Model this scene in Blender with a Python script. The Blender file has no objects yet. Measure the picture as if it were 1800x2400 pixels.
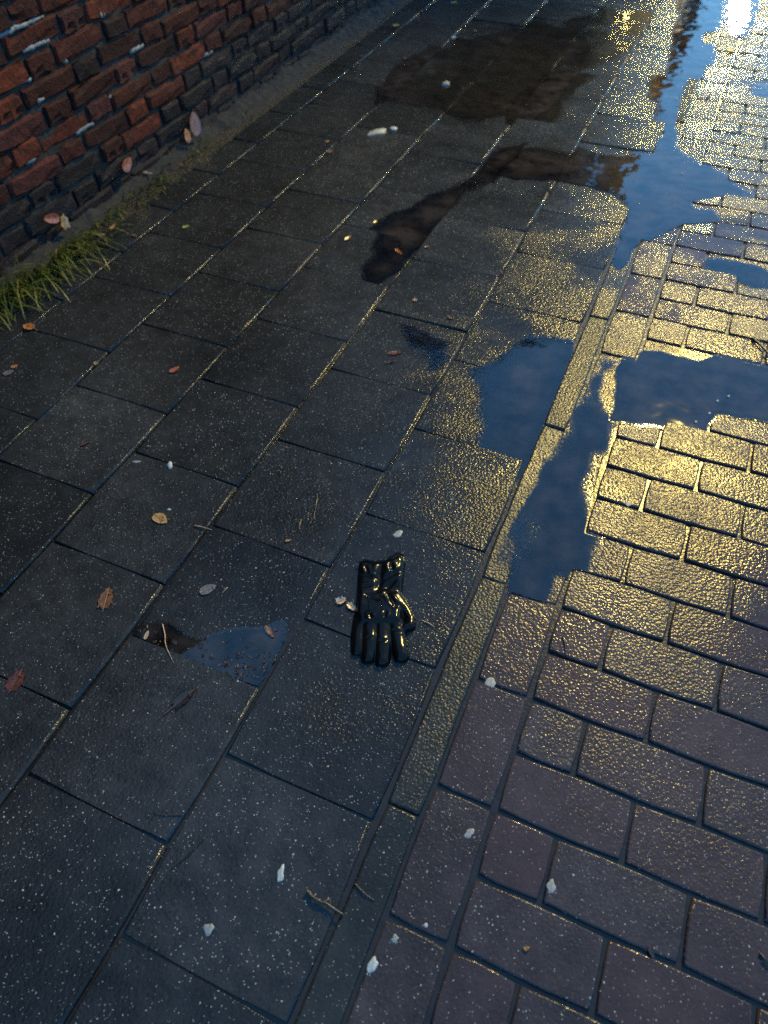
import bpy, bmesh, math, random
import numpy as np
from mathutils import Vector, Matrix, noise as mnoise

random.seed(7)
S = bpy.context.scene
COL = S.collection
H = 1.215                      # eye height above the paving, metres

# ------------------------------------------------------------------ camera
F, PIT, ROL, YAW = 0.68241332, 0.87564572, -0.03252029, -0.43345779
d_ = Vector((math.sin(YAW)*math.cos(PIT), math.cos(YAW)*math.cos(PIT), -math.sin(PIT)))
r_ = d_.cross(Vector((0, 0, 1))).normalized()
u_ = r_.cross(d_)
R2 = math.cos(ROL)*r_ + math.sin(ROL)*u_
U2 = -math.sin(ROL)*r_ + math.cos(ROL)*u_
cd = bpy.data.cameras.new('camera'); cam = bpy.data.objects.new('camera', cd); COL.objects.link(cam)
m = Matrix.Identity(4)
for i in range(3):
    m[i][0] = R2[i]; m[i][1] = U2[i]; m[i][2] = -d_[i]
m[2][3] = H
cam.matrix_world = m
cd.sensor_fit = 'VERTICAL'; cd.sensor_height = 24; cd.lens = 24*F
cd.clip_start = 0.05; cd.clip_end = 500
cd.dof.use_dof = True; cd.dof.focus_distance = 1.35; cd.dof.aperture_fstop = 1.9
S.camera = cam

# ------------------------------------------------------------------ sky, exposure
W = bpy.data.worlds.new('World'); S.world = W; W.use_nodes = True
nt = W.node_tree; nt.nodes.clear()
sky = nt.nodes.new('ShaderNodeTexSky'); sky.sky_type = 'NISHITA'; sky.sun_disc = False
sky.sun_elevation = math.radians(0.0); sky.sun_rotation = math.radians(0)
sky.air_density = 1.0; sky.dust_density = 0.3; sky.ozone_density = 3.0
bg = nt.nodes.new('ShaderNodeBackground'); bg.inputs[1].default_value = 0.15
wo = nt.nodes.new('ShaderNodeOutputWorld')
tint = nt.nodes.new('ShaderNodeMix'); tint.data_type = 'RGBA'; tint.blend_type = 'MULTIPLY'; tint.inputs[0].default_value = 1.0
tint.inputs[7].default_value = (0.44, 0.98, 1.06, 1); nt.links.new(sky.outputs[0], tint.inputs[6])
veil = nt.nodes.new('ShaderNodeMix'); veil.data_type = 'RGBA'; veil.blend_type = 'ADD'; veil.inputs[0].default_value = 1.0
veil.inputs[7].default_value = (0.11, 0.29, 0.54, 1); nt.links.new(tint.outputs[2], veil.inputs[6])
nt.links.new(veil.outputs[2], bg.inputs[0]); nt.links.new(bg.outputs[0], wo.inputs[0])
S.view_settings.view_transform = 'Standard'; S.view_settings.look = 'None'
S.view_settings.gamma = 1.0; S.view_settings.exposure = 3.58
S.view_settings.use_curve_mapping = False
S.cycles.sample_clamp_indirect = 4.0; S.cycles.use_denoising = False; S.cycles.caustics_reflective = False
S.cycles.max_bounces = 5; S.cycles.transparent_max_bounces = 6
LAMP_NEAR, LAMP_FAR = 330.0, 240.0

# ------------------------------------------------------------------ helpers
def gp(px, py, z=0.0):
    """point of the paving seen at a pixel of the 1800x2400 photograph"""
    w = R2*((px-900)/2400) + U2*(-(py-1200)/2400) + d_*F
    t = (z-H)/w.z
    return Vector((w.x*t, w.y*t, z))

def tag(o, label=None, cat=None, group=None, kind=None):
    if label: o['label'] = label
    if cat: o['category'] = cat
    if group: o['group'] = group
    if kind: o['kind'] = kind
    return o

def link(name, me, mat=None, parent=None):
    o = bpy.data.objects.new(name, me); COL.objects.link(o)
    if mat and me is not None and not me.materials: me.materials.append(mat)
    if parent: o.parent = parent
    return o

def mesh(name, verts, faces, smooth=False):
    me = bpy.data.meshes.new(name); me.from_pydata([tuple(v) for v in verts], [], faces); me.update()
    if smooth: me.polygons.foreach_set('use_smooth', [True]*len(me.polygons))
    return me

def empty(name, loc=(0, 0, 0)):
    o = bpy.data.objects.new(name, None); COL.objects.link(o); o.location = loc; return o

def tube(pts, rad, sides=6, knobs=0.0, seed=0):
    """closed tube through points, rad per point"""
    rnd = random.Random(seed)
    vs, fs = [], []
    n = len(pts)
    for i, p in enumerate(pts):
        a = Vector(pts[max(i-1, 0)]); b = Vector(pts[min(i+1, n-1)])
        t = (b-a).normalized(); s = t.cross(Vector((0, 0, 1)))
        if s.length < 1e-4: s = Vector((1, 0, 0))
        s.normalize(); q = s.cross(t)
        r = (rad[i] if isinstance(rad, (list, tuple)) else rad)
        for k in range(sides):
            an = 2*math.pi*k/sides; rr = r*(1+knobs*rnd.uniform(-1, 1))
            vs.append(Vector(p)+s*math.cos(an)*rr+q*math.sin(an)*rr)
    for i in range(n-1):
        for k in range(sides):
            fs.append((i*sides+k, i*sides+(k+1) % sides, (i+1)*sides+(k+1) % sides, (i+1)*sides+k))
    fs.append(tuple(range(sides))[::-1]); fs.append(tuple((n-1)*sides+k for k in range(sides)))
    return vs, fs

def smooth_line(pts, n=5):
    out = []
    P = [Vector(p) for p in pts]
    for i in range(len(P)-1):
        p0 = P[max(i-1, 0)]; p1 = P[i]; p2 = P[i+1]; p3 = P[min(i+2, len(P)-1)]
        for k in range(n):
            t = k/n
            out.append(0.5*((2*p1)+(p2-p0)*t+(2*p0-5*p1+4*p2-p3)*t*t+(3*p1-p0-3*p2+p3)*t**3))
    out.append(P[-1]); return out

class N:
    """terse node builder"""
    def __init__(s, name):
        s.m = bpy.data.materials.new(name); s.m.use_nodes = True; s.t = s.m.node_tree; s.t.nodes.clear()
    def n(s, typ, props=None, **inp):
        o = s.t.nodes.new('ShaderNode'+typ)
        for k, v in (props or {}).items(): setattr(o, k, v)
        for k, v in inp.items():
            k = k.replace('_', ' ')
            i = o.inputs[int(k[1:])] if k[0] == 'i' and k[1:].isdigit() else o.inputs[k]
            if isinstance(v, bpy.types.NodeSocket): s.t.links.new(v, i)
            else: i.default_value = v
        return o
    def math(s, op, a, b=0.0, c=0.0, clamp=False):
        return s.n('Math', dict(operation=op, use_clamp=clamp), i0=a, i1=b, i2=c).outputs[0]
    def ramp(s, fac, stops, interp='LINEAR'):
        o = s.n('ValToRGB', Fac=fac); cr = o.color_ramp; cr.interpolation = interp
        while len(cr.elements) < len(stops): cr.elements.new(0.5)
        for e, (p, c) in zip(cr.elements, stops):
            e.position = p; e.color = c if len(c) == 4 else (*c, 1)
        return o.outputs[0]
    def mix(s, fac, a, b):
        o = s.n('Mix', dict(data_type='RGBA')); 
        for k, v in ((0, fac), (6, a), (7, b)):
            if isinstance(v, bpy.types.NodeSocket): s.t.links.new(v, o.inputs[k])
            else: o.inputs[k].default_value = v if k == 0 or len(v) == 4 else (*v, 1)
        return o.outputs[2]
    def rng(s, v, a, b, c=0.0, d=1.0):
        return s.n('MapRange', dict(clamp=True), Value=v, From_Min=a, From_Max=b, To_Min=c, To_Max=d).outputs[0]
    def pos(s): return s.n('NewGeometry').outputs['Position']
    def noise(s, vec, scale, detail=2.0, rough=0.5, out='Fac'):
        return s.n('TexNoise', Vector=vec, Scale=scale, Detail=detail, Roughness=rough).outputs[out]
    def vor(s, vec, scale, out='Distance', feature='F1', rnd=1.0):
        return s.n('TexVoronoi', dict(feature=feature), Vector=vec, Scale=scale, Randomness=rnd).outputs[out]
    def out(s, sh):
        s.t.links.new(sh, s.n('OutputMaterial').inputs[0]); return s.m

def grain_height(b, pos):
    v = b.vor(pos, 165.0)
    n1 = b.noise(pos, 250.0, 2.0, 0.6)
    n2 = b.noise(pos, 38.0, 2.0)
    h = b.math('ADD', b.math('MULTIPLY', v, -1.1), b.math('MULTIPLY', n1, 1.0))
    return b.math('ADD', h, b.math('MULTIPLY', n2, 0.45))

def wet_concrete(name, dark, light, tint, dots=0.5, rough=(0.16, 0.34), bump=1.0):
    b = N(name); pos = b.pos()
    oi = b.n('ObjectInfo').outputs['Random']
    big = b.noise(pos, 3.3, 3.0, 0.55)
    mid = b.noise(pos, 26.0, 4.0, 0.6)
    fine = b.noise(pos, 300.0, 2.0, 0.7)
    c = b.mix(b.rng(mid, 0.3, 0.7), dark, light)
    c = b.mix(b.rng(fine, 0.35, 0.7, 0.0, 0.45), c, (light[0]*1.7, light[1]*1.7, light[2]*1.7))
    c = b.mix(b.math('MULTIPLY', oi, 0.5), c, tint)
    c = b.n('HueSaturation', Value=b.rng(b.noise(pos, 1.7, 5.0, 0.62), 0.32, 0.68, 0.45, 1.5), Color=c).outputs[0]
    # pale quartz grains; the dense fine layer also paints in wet sparkle
    wp = b.n('VectorMath', dict(operation='ADD'), i0=pos, i1=b.n('VectorMath', dict(operation='SCALE'), i0=b.noise(pos, 420.0, 1.0, 0.5, 'Color'), Scale=0.0035).outputs[0]).outputs[0]
    cl = b.rng(b.noise(pos, 7.0, 3.0, 0.65), 0.32, 0.68)
    for sc, t0, t1, r0, r1, am in ((150.0, .98, .92, .08, .24, dots), (290.0, .90, .66, .08, .34, dots*.8)):
        g = b.vor(wp, sc); gc = b.n('SeparateColor', i0=b.vor(wp, sc, 'Color'))
        on = b.math('MULTIPLY', b.math('GREATER_THAN', gc.outputs[0], b.rng(cl, 0, 1, t0, t1)), b.math('LESS_THAN', g, b.rng(gc.outputs[1], 0, 1, r0, r1)))
        c = b.mix(b.math('MULTIPLY', on, b.rng(gc.outputs[2], 0, 1, am*.35, am)), c, (0.60, 0.60, 0.57))
    film = b.rng(b.math('ADD', big, b.math('MULTIPLY', b.math('SUBTRACT', oi, 0.5), 0.12)), 0.38, 0.66)
    st = b.rng(film, 0, 1, 1.0, 0.45)
    bp = b.n('Bump', Height=grain_height(b, pos), Strength=b.math('MULTIPLY', st, bump), Distance=0.00098)
    r = b.rng(film, 0, 1, rough[1], rough[0])
    p = b.n('BsdfPrincipled', Base_Color=c, Roughness=r, IOR=1.27, Normal=bp.outputs[0])
    return b.out(p.outputs[0])

def simple(name, col, rough=0.5, col2=None, scale=30.0, bump=0.0, bscale=60.0, spec=0.5, metal=0.0, rand=0.0):
    b = N(name)
    tc = b.n('TexCoord').outputs['Object']
    c2 = col2 or tuple(x*0.6 for x in col)
    c = b.mix(b.rng(b.noise(tc, scale, 4.0, 0.6), 0.35, 0.68), c2, col)
    if rand:
        oi = b.n('ObjectInfo').outputs['Random']
        c = b.n('HueSaturation', Hue=b.rng(oi, 0, 1, 0.5-rand*0.1, 0.5+rand*0.1), Value=b.rng(oi, 0, 1, 1-rand, 1+rand), Color=c).outputs[0]
    kw = {}
    if bump:
        kw['Normal'] = b.n('Bump', Height=b.noise(tc, bscale, 4.0, 0.6), Strength=1.0, Distance=bump).outputs[0]
    p = b.n('BsdfPrincipled', Base_Color=c, Roughness=rough, Metallic=metal, **kw)
    p.inputs['Specular IOR Level'].default_value = spec
    return b.out(p.outputs[0])

# ------------------------------------------------------------------ materials
M = {}
M['slab'] = wet_concrete('wet_slab_concrete', (0.0078, 0.0081, 0.0088), (0.023, 0.0235, 0.025), (0.0065, 0.007, 0.0075), 0.55, (0.11, 0.24), 1.0)
M['kerb'] = wet_concrete('wet_kerb_concrete', (0.010, 0.011, 0.011), (0.026, 0.027, 0.026), (0.012, 0.013, 0.013), 0.45, (0.16, 0.30), 1.05)
M['block'] = wet_concrete('wet_block_concrete', (0.018, 0.0150, 0.0165), (0.037, 0.030, 0.032), (0.044, 0.026, 0.027), 0.5, (0.11, 0.24), 0.85)
b = N('wet_joint_sand'); pos = b.pos()
c = b.mix(b.noise(pos, 60, 4.0), (0.006, 0.0052, 0.005), (0.022, 0.018, 0.016))
M['sand'] = b.out(b.n('BsdfPrincipled', Base_Color=c, Roughness=0.22, IOR=1.36, Normal=b.n('Bump', Height=b.noise(pos, 150, 3.0), Strength=0.7, Distance=0.0010).outputs[0]).outputs[0])
b = N('wet_soil'); pos = b.pos()
c = b.mix(b.rng(b.noise(pos, 30, 5.0, 0.7), .35, .65), (0.006, 0.005, 0.005), (0.025, 0.019, 0.014))
M['soil'] = b.out(b.n('BsdfPrincipled', Base_Color=c, Roughness=0.5, Normal=b.n('Bump', Height=b.noise(pos, 90, 4.0, 0.7), Distance=0.006).outputs[0]).outputs[0])
M['asphalt'] = simple('wet_asphalt', (0.04, 0.04, 0.042), 0.3, None, 8.0)

def brick_mat(name, stops, rough=0.6):
    b = N(name); pos = b.pos(); oi = b.n('ObjectInfo').outputs['Random']
    c = b.ramp(oi, stops)
    c = b.mix(b.rng(b.noise(pos, 35, 4.0, 0.65), .42, .72), c, (0.012, 0.006, 0.005))
    c = b.mix(b.rng(b.noise(pos, 14, 5.0, 0.7), .66, .76, 0, .35), c, (0.2, 0.19, 0.19))
    h = b.math('ADD', b.noise(pos, 70, 4.0, .7), b.math('MULTIPLY', b.noise(pos, 260, 2.0), .35))
    p = b.n('BsdfPrincipled', Base_Color=c, Roughness=rough+.15, IOR=1.25, Normal=b.n('Bump', Height=h, Distance=0.005).outputs[0])
    return b.out(p.outputs[0])
M['brick'] = brick_mat('old_red_brick', [(0.0, (0.016, 0.005, 0.004)), (0.2, (0.062, 0.012, 0.007)), (0.45, (0.034, 0.008, 0.005)), (0.72, (0.115, 0.021, 0.009)), (0.86, (0.012, 0.006, 0.006)), (1.0, (0.10, 0.022, 0.017))])
M['brick_dark'] = brick_mat('dark_base_brick', [(0.0, (0.009, 0.007, 0.008)), (0.5, (0.016, 0.010, 0.012)), (0.8, (0.011, 0.010, 0.013)), (1.0, (0.028, 0.012, 0.012))], 0.5)  # darker brick for the lowest courses
M['mortar'] = simple('crumbled_mortar', (0.030, 0.024, 0.024), 0.9, (0.006, 0.005, 0.005), 9.0, 0.006, 40)
M['mortar_pale'] = simple('pale_lime_mortar', (0.20, 0.22, 0.24), 0.7, (0.07, 0.075, 0.085), 40.0, 0.003, 90)
M['plaster'] = simple('brown_render_wall', (0.13, 0.085, 0.055), 0.8, (0.08, 0.05, 0.035), 1.5, 0.004, 30)
M['roof'] = simple('dark_roof_tiles', (0.045, 0.03, 0.027), 0.6)
M['pane'] = simple('window_glass', (0.01, 0.012, 0.015), 0.05)
M['frame'] = simple('painted_frame', (0.5, 0.5, 0.48), 0.5)
M['metal'] = simple('galvanised_steel', (0.3, 0.31, 0.32), 0.4, None, 20.0, 0, 60, 0.5, 0.8)

b = N('grass_blades'); pos = b.pos()
gi = b.n('AttributeX') if False else None
at = b.n('Attribute', dict(attribute_name='tone')).outputs['Fac']
c = b.ramp(at, [(0.0, (0.035, 0.050, 0.012)), (0.40, (0.085, 0.100, 0.018)), (0.7, (0.19, 0.18, 0.04)), (1.0, (0.20, 0.13, 0.06))])
pr = b.n('BsdfPrincipled', Base_Color=c, Roughness=0.35)
tl = b.n('BsdfTranslucent', Color=c)
M['grass'] = b.out(b.n('MixShader', i0=0.3, i1=pr.outputs[0], i2=tl.outputs[0]).outputs[0])

# glove leather
b = N('wet_black_leather'); tc = b.n('TexCoord').outputs['Object']
h = b.noise(tc, 90, 2.0, .5)
M['leather'] = b.out(b.n('BsdfPrincipled', Base_Color=(0.003, 0.003, 0.003, 1), Roughness=0.17, IOR=1.25,
                         Normal=b.n('Bump', Height=h, Strength=0.5, Distance=0.0010).outputs[0]).outputs[0])
M['thread'] = simple('black_thread', (0.004, 0.004, 0.004), 0.9, spec=0.1)

# water: fresnel mirror over a see-through film; thin film follows the grain below
b = N('puddle_water'); pos = b.pos()
dep = b.n('Attribute', dict(attribute_name='depth')).outputs['Fac']        # millimetres
thin = b.rng(dep, 0.15, 2.2, 1.0, 0.0)
gh = grain_height(b, pos)
bp1 = b.n('Bump', Height=gh, Strength=b.math('MULTIPLY', b.math('POWER', thin, 1.6), 0.22), Distance=0.0016)
bp2 = b.n('Bump', Height=b.noise(pos, 14.0, 1.5), Strength=1.0, Distance=0.0016, Normal=bp1.outputs[0])
fr = b.n('Fresnel', IOR=1.55, Normal=bp2.outputs[0]).outputs[0]
gl = b.n('BsdfGlossy', Roughness=b.rng(thin, 0.3, 1.0, 0.03, 0.14), Normal=bp2.outputs[0])
tr = b.n('BsdfTransparent', Color=b.mix(b.rng(dep, 0.0, 3.0), (0.95, 0.95, 0.95), (0.46, 0.44, 0.42)))
mud = b.n('BsdfDiffuse', Color=b.mix(b.rng(b.noise(pos, 11.0, 5.0, 0.65), .35, .65), (0.012, 0.008, 0.008), (0.10, 0.082, 0.080)))
tr = b.n('MixShader', i0=b.rng(dep, 0.4, 3.0, 0.0, 0.24), i1=tr.outputs[0], i2=mud.outputs[0])
wm = b.n('MixShader', i0=fr, i1=tr.outputs[0], i2=gl.outputs[0])
tr2 = b.n('BsdfTransparent')
edge = b.rng(b.math('SUBTRACT', dep, b.rng(b.noise(pos, 120, 3.0, .6), 0.3, 0.7, -0.1, 0.5)), 0.0, 0.55)
M['water'] = b.out(b.n('MixShader', i0=edge, i1=tr2.outputs[0], i2=wm.outputs[0]).outputs[0])

# ------------------------------------------------------------------ puddle outlines (pixels of the photograph -> paving)
PUD = [
 ('deep', [(1570,-60),(1705,-60),(1705,10),(1692,70),(1648,78),(1650,100),(1690,105),(1672,150),(1650,182),(1608,195),(1596,232),(1583,340),(1640,382),(1692,398),(1722,430),(1765,452),(1760,470),(1690,462),(1620,472),(1625,488),(1690,490),(1690,522),(1640,522),(1600,525),(1560,548),(1520,562),(1490,575),(1470,620),(1445,640),(1437,600),(1474,490),(1435,450),(1312,424),(1200,420),(1140,400),(1170,345),(1355,342),(1450,368),(1530,340),(1560,308),(1520,296),(1545,235),(1520,228),(1522,175),(1562,172),(1568,120),(1575,70),(1590,35)]),
 ('deep', [(1440,880),(1452,842),(1500,815),(1590,832),(1640,842),(1700,826),(1800,850),(1930,890),(1930,1020),(1800,992),(1672,968),(1660,1025),(1560,1004),(1540,1003),(1452,985),(1430,985)]),
 ('mid', [(1350,890),(1400,838),(1452,842),(1440,900),(1449,985),(1442,1045),(1405,1105),(1385,1160),(1420,1225),(1430,1275),(1400,1290),(1395,1360),(1310,1355),(1290,1448),(1165,1420),(1195,1310),(1190,1240),(1205,1160),(1287,1066),(1320,980)]),
 ('mid', [(1215,800),(1270,772),(1352,790),(1335,890),(1295,985),(1280,1062),(1215,1150),(1195,1180),(1170,1150),(1130,1102),(1105,1000),(1115,930),(1060,900),(1060,870),(1150,850)]),
 ('mid', [(880,752),(930,758),(1085,792),(1060,850),(1030,875),(920,880),(830,870),(850,810),(870,780)]),
 ('pool', [(296,1514),(322,1455),(400,1452),(470,1492),(530,1480),(600,1470),(668,1458),(676,1500),(628,1575),(578,1640),(500,1606),(400,1565)]),
 ('mid', [(1648,600),(1740,610),(1850,640),(1850,700),(1800,692),(1728,661),(1645,640)]),
 ('mid', [(830,560),(900,480),(1000,430),(1120,400),(1150,350),(1240,330),(1230,370),(1150,440),(1060,520),(980,600),(880,690),(800,640)]),
 ('thin', [(780,250),(900,120),(1120,60),(1300,40),(1420,0),(1560,20),(1480,120),(1330,280),(1200,330),(1100,300),(950,260)]),
 ('deep', [(1200,235),(1290,165),(1360,170),(1300,250),(1230,300),(1180,290)]),
 ('deep', [(1690,-90),(1800,-90),(1778,20),(1768,60),(1745,88),(1712,82),(1696,40)]),
 ('mid', [(1752,190),(1830,200),(1830,240),(1742,228)]),
 ('thin', [(1270,1240),(1195,1330),(1105,1360),(1060,1440),(1100,1350),(1190,1180)]),
]
DEPTH = {'pool': -0.0085, 'deep': -0.0040, 'mid': -0.0026, 'thin': -0.0014}
POLY = [(k, np.array([tuple(gp(x, y))[:2] for x, y in P])) for k, P in PUD]

def inside(poly, X, Y):
    r = np.zeros(X.shape, bool); n = len(poly)
    for i in range(n):
        x1, y1 = poly[i]; x2, y2 = poly[(i+1) % n]
        c = ((y1 > Y) != (y2 > Y)) & (X < (x2-x1)*(Y-y1)/((y2-y1) if abs(y2-y1) > 1e-12 else 1e-12)+x1)
        r ^= c
    return r

def want(X, Y, base):
    Z = np.full(X.shape, base)
    for k, P in POLY:
        x0, y0 = P.min(0); x1, y1 = P.max(0)
        if X.max() < x0 or X.min() > x1 or Y.max() < y0 or Y.min() > y1: continue
        ins = inside(P, X, Y)
        if ins.mean() < .2: continue
        Z = np.where(ins, np.minimum(Z, DEPTH[k]), Z)
    return Z

PIECES = []          # (x0,x1,y0,y1,z0,sx,sy) tilted plates, for resting things on them

def fit_plate(x0, x1, y0, y1, base, rnd):
    X, Y = np.meshgrid(np.linspace(x0+.01, x1-.01, 9), np.linspace(y0+.01, y1-.01, 9))
    cx, cy = (x0+x1)/2, (y0+y1)/2
    Z = want(X, Y, base)
    A = np.stack([np.ones(X.size), (X-cx).ravel(), (Y-cy).ravel()], 1)
    s = np.linalg.lstsq(A, Z.ravel(), rcond=None)[0]
    z0, sx, sy = s[0], s[1]+rnd.gauss(0, 0.0035), s[2]+rnd.gauss(0, 0.0035)
    PIECES.append((x0, x1, y0, y1, z0, sx, sy))
    return z0, sx, sy

def ground_z(x, y):
    for p in PIECES:
        if p[0] <= x <= p[1] and p[2] <= y <= p[3]:
            return p[4]+p[5]*(x-(p[0]+p[1])/2)+p[6]*(y-(p[2]+p[3])/2)
    return -0.003

# ------------------------------------------------------------------ ground sheets
def sheet(name, x0, x1, y0, y1, z, mat, n=1):
    o = link(name, mesh(name, [(x0, y0, z), (x1, y0, z), (x1, y1, z), (x0, y1, z)], [(0, 1, 2, 3)]), mat)
    tag(o, kind='structure'); return o
sheet('ground', -150, 150, -150, 150, -0.06, M['asphalt'])
sheet('joint_sand', -1.95, 1.9, -2.2, 9.0, -0.0045, M['sand'])
sheet('soil', -1.96, -1.79, -2.2, 5.0, -0.0025, M['soil'])

# ------------------------------------------------------------------ plates: flags, kerb stones, paving blocks
def plate_mesh(name, w, l, t, bev, rnd, segs=3, wob=0.0008, rad=0.004, bevy=None):
    """slab with rounded worn arris; origin at the centre of its top"""
    def ring(inset, z):
        vs = []
        cs = [(-1, -1), (1, -1), (1, 1), (-1, 1)]
        hw, hl = w/2-inset, l/2-inset*((bevy or bev)/bev)
        for q in range(4):
            a, c_ = cs[q], cs[(q+1) % 4]
            for k in range(segs):
                f = (k+0.0)/segs
                x = (a[0]+(c_[0]-a[0])*f)*hw; y = (a[1]+(c_[1]-a[1])*f)*hl
                if k == 0: x -= a[0]*rad*0.6; y -= a[1]*rad*0.6
                vs.append((x, y, z))
        return vs
    jit = [(rnd.uniform(-wob, wob), rnd.uniform(-wob, wob)) for _ in range(4*segs)]
    rings = [ring(0, -t), ring(0, -bev), ring(bev*0.30, -bev*0.30), ring(bev, 0.0)]
    vs, fs, n = [], [], 4*segs
    for r in rings:
        vs += [(x+j[0], y+j[1], z) for (x, y, z), j in zip(r, jit)]
    for a in range(3):
        for k in range(n):
            fs.append((a*n+k, a*n+(k+1) % n, (a+1)*n+(k+1) % n, (a+1)*n+k))
    fs.append(tuple(3*n+k for k in range(n)))
    me = mesh(name, vs, fs)
    me.polygons.foreach_set('use_smooth', [i < 3*n and i >= n for i in range(len(me.polygons))])
    return me

def place_plate(name, me, x0, x1, y0, y1, base, rnd, parent):
    z0, sx, sy = fit_plate(x0, x1, y0, y1, base, rnd)
    o = link(name, me, None, parent)
    o.location = ((x0+x1)/2, (y0+y1)/2, z0)
    o.rotation_euler = (math.atan(sy), -math.atan(sx), rnd.gauss(0, 0.0025))
    return o

rnd = random.Random(3)
flags = tag(empty('pavement'), kind='structure')
cols = [(-.176, -.468, .003, .2745, 0), (-.468, -.769, .1375, .2975, 1), (-.769, -1.071, .262, .298, 2),
        (-1.071, -1.370, .110, .299, 3), (-1.370, -1.667, .262, .297, 4), (-1.667, -1.90, .120, .22, 5)]
slab_me = {}
for v in range(5):
    me = plate_mesh('slab', .2965, .2974, .04, .0050, rnd, bevy=.0014); me.materials.append(M['slab']); slab_me[v] = me
half_me = [plate_mesh('slab_narrow', .125, .2945, .04, .0042, rnd) for _ in range(2)]
for h_ in half_me: h_.materials.append(M['slab'])
BASE = [0.0012, 0.0032, 0.0052, 0.0072, 0.0084, 0.0092]
PIT_Y = .2985
rest = bmesh.new()
for ci, (xa, xb, ph, _, _) in enumerate(cols):
    x1, x0 = xa, xb
    if ci == 5: x0 = -1.795
    ys = [(ph-PIT_Y*3)+PIT_Y*k for k in range(33)]
    for y in ys:
        if y < -2.2 or y > 8.7: continue
        w = x1-x0
        if -0.5 < y < 5.3:
            me = slab_me[rnd.randrange(5)] if ci < 5 else half_me[rnd.randrange(2)]
            bs = BASE[ci]+rnd.gauss(0, 0.0006)
            o = place_plate('slab', me, x0, x1, y, y+PIT_Y, bs, rnd, flags)
            if ci < 5: o.scale = ((w-.0022)/.2965, 1, 1)
        else:
            r = bmesh.ops.create_cube(rest, size=1.0, matrix=Matrix.Translation(((x0+x1)/2, y+PIT_Y/2, -.018)) @ Matrix.Diagonal((w-.004, PIT_Y-.004, .04, 1)))
me = bpy.data.meshes.new('far_slabs'); rest.to_mesh(me); rest.free()
tag(link('far_slabs', me, M['slab'], flags), kind='stuff')

kerb = tag(empty('kerb'), kind='structure')
kme = []
for v in range(3):
    me = plate_mesh('kerb_stone', .060, .496, .08, .0050, rnd, segs=8, wob=.0011); me.materials.append(M['kerb']); kme.append(me)
for k in range(-4, 18):
    y = -.16+.498*k
    place_plate('kerb_stone', kme[k % 3], -.1685, -.1105, y, y+.498, .0026, rnd, kerb)

blocks = tag(empty('block_paving'), kind='structure')
YP = .1067; Y0 = .1515*H; XP = .1045*2
full = []; halfb = []; edgeb = []
for v in range(5):
    a = plate_mesh('block', XP-.0042, YP-.0040, .06, .0036, rnd); a.materials.append(M['block']); full.append(a)
    a = plate_mesh('block_half', XP/2-.0042, YP-.0040, .06, .0036, rnd); a.materials.append(M['block']); halfb.append(a)
    a = plate_mesh('block_edge', .1000, 2*YP-.0040, .06, .0036, rnd); a.materials.append(M['block']); edgeb.append(a)
rest = bmesh.new()
for mrow in range(-22, 80):
    y = Y0+YP*mrow
    x = 0.002
    odd = mrow % 2 == 1
    near = -4 <= mrow < 47
    first = True
    while x < 1.8:
        w = XP/2 if (first and odd) else XP
        first = False
        if near and x < .62:
            me = (halfb if w < .15 else full)[rnd.randrange(5)]
            place_plate('block', me, x, x+w, y, y+YP, 0.0018+rnd.gauss(0, .0009), rnd, blocks)
        else:
            bmesh.ops.create_cube(rest, size=1.0, matrix=Matrix.Translation((x+w/2, y+YP/2, -.028)) @ Matrix.Diagonal((w-.006, YP-.006, .06, 1)))
        x += w
    if mrow % 2 == 0:
        if near: place_plate('block', edgeb[rnd.randrange(5)], -.105, -.001, y, y+2*YP, .0008+rnd.gauss(0, .0006), rnd, blocks)
        else: bmesh.ops.create_cube(rest, size=1.0, matrix=Matrix.Translation((-.053, y+YP, -.028)) @ Matrix.Diagonal((.099, 2*YP-.006, .06, 1)))
me = bpy.data.meshes.new('far_blocks'); rest.to_mesh(me); rest.free()
tag(link('far_blocks', me, M['block'], blocks), kind='stuff')

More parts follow.
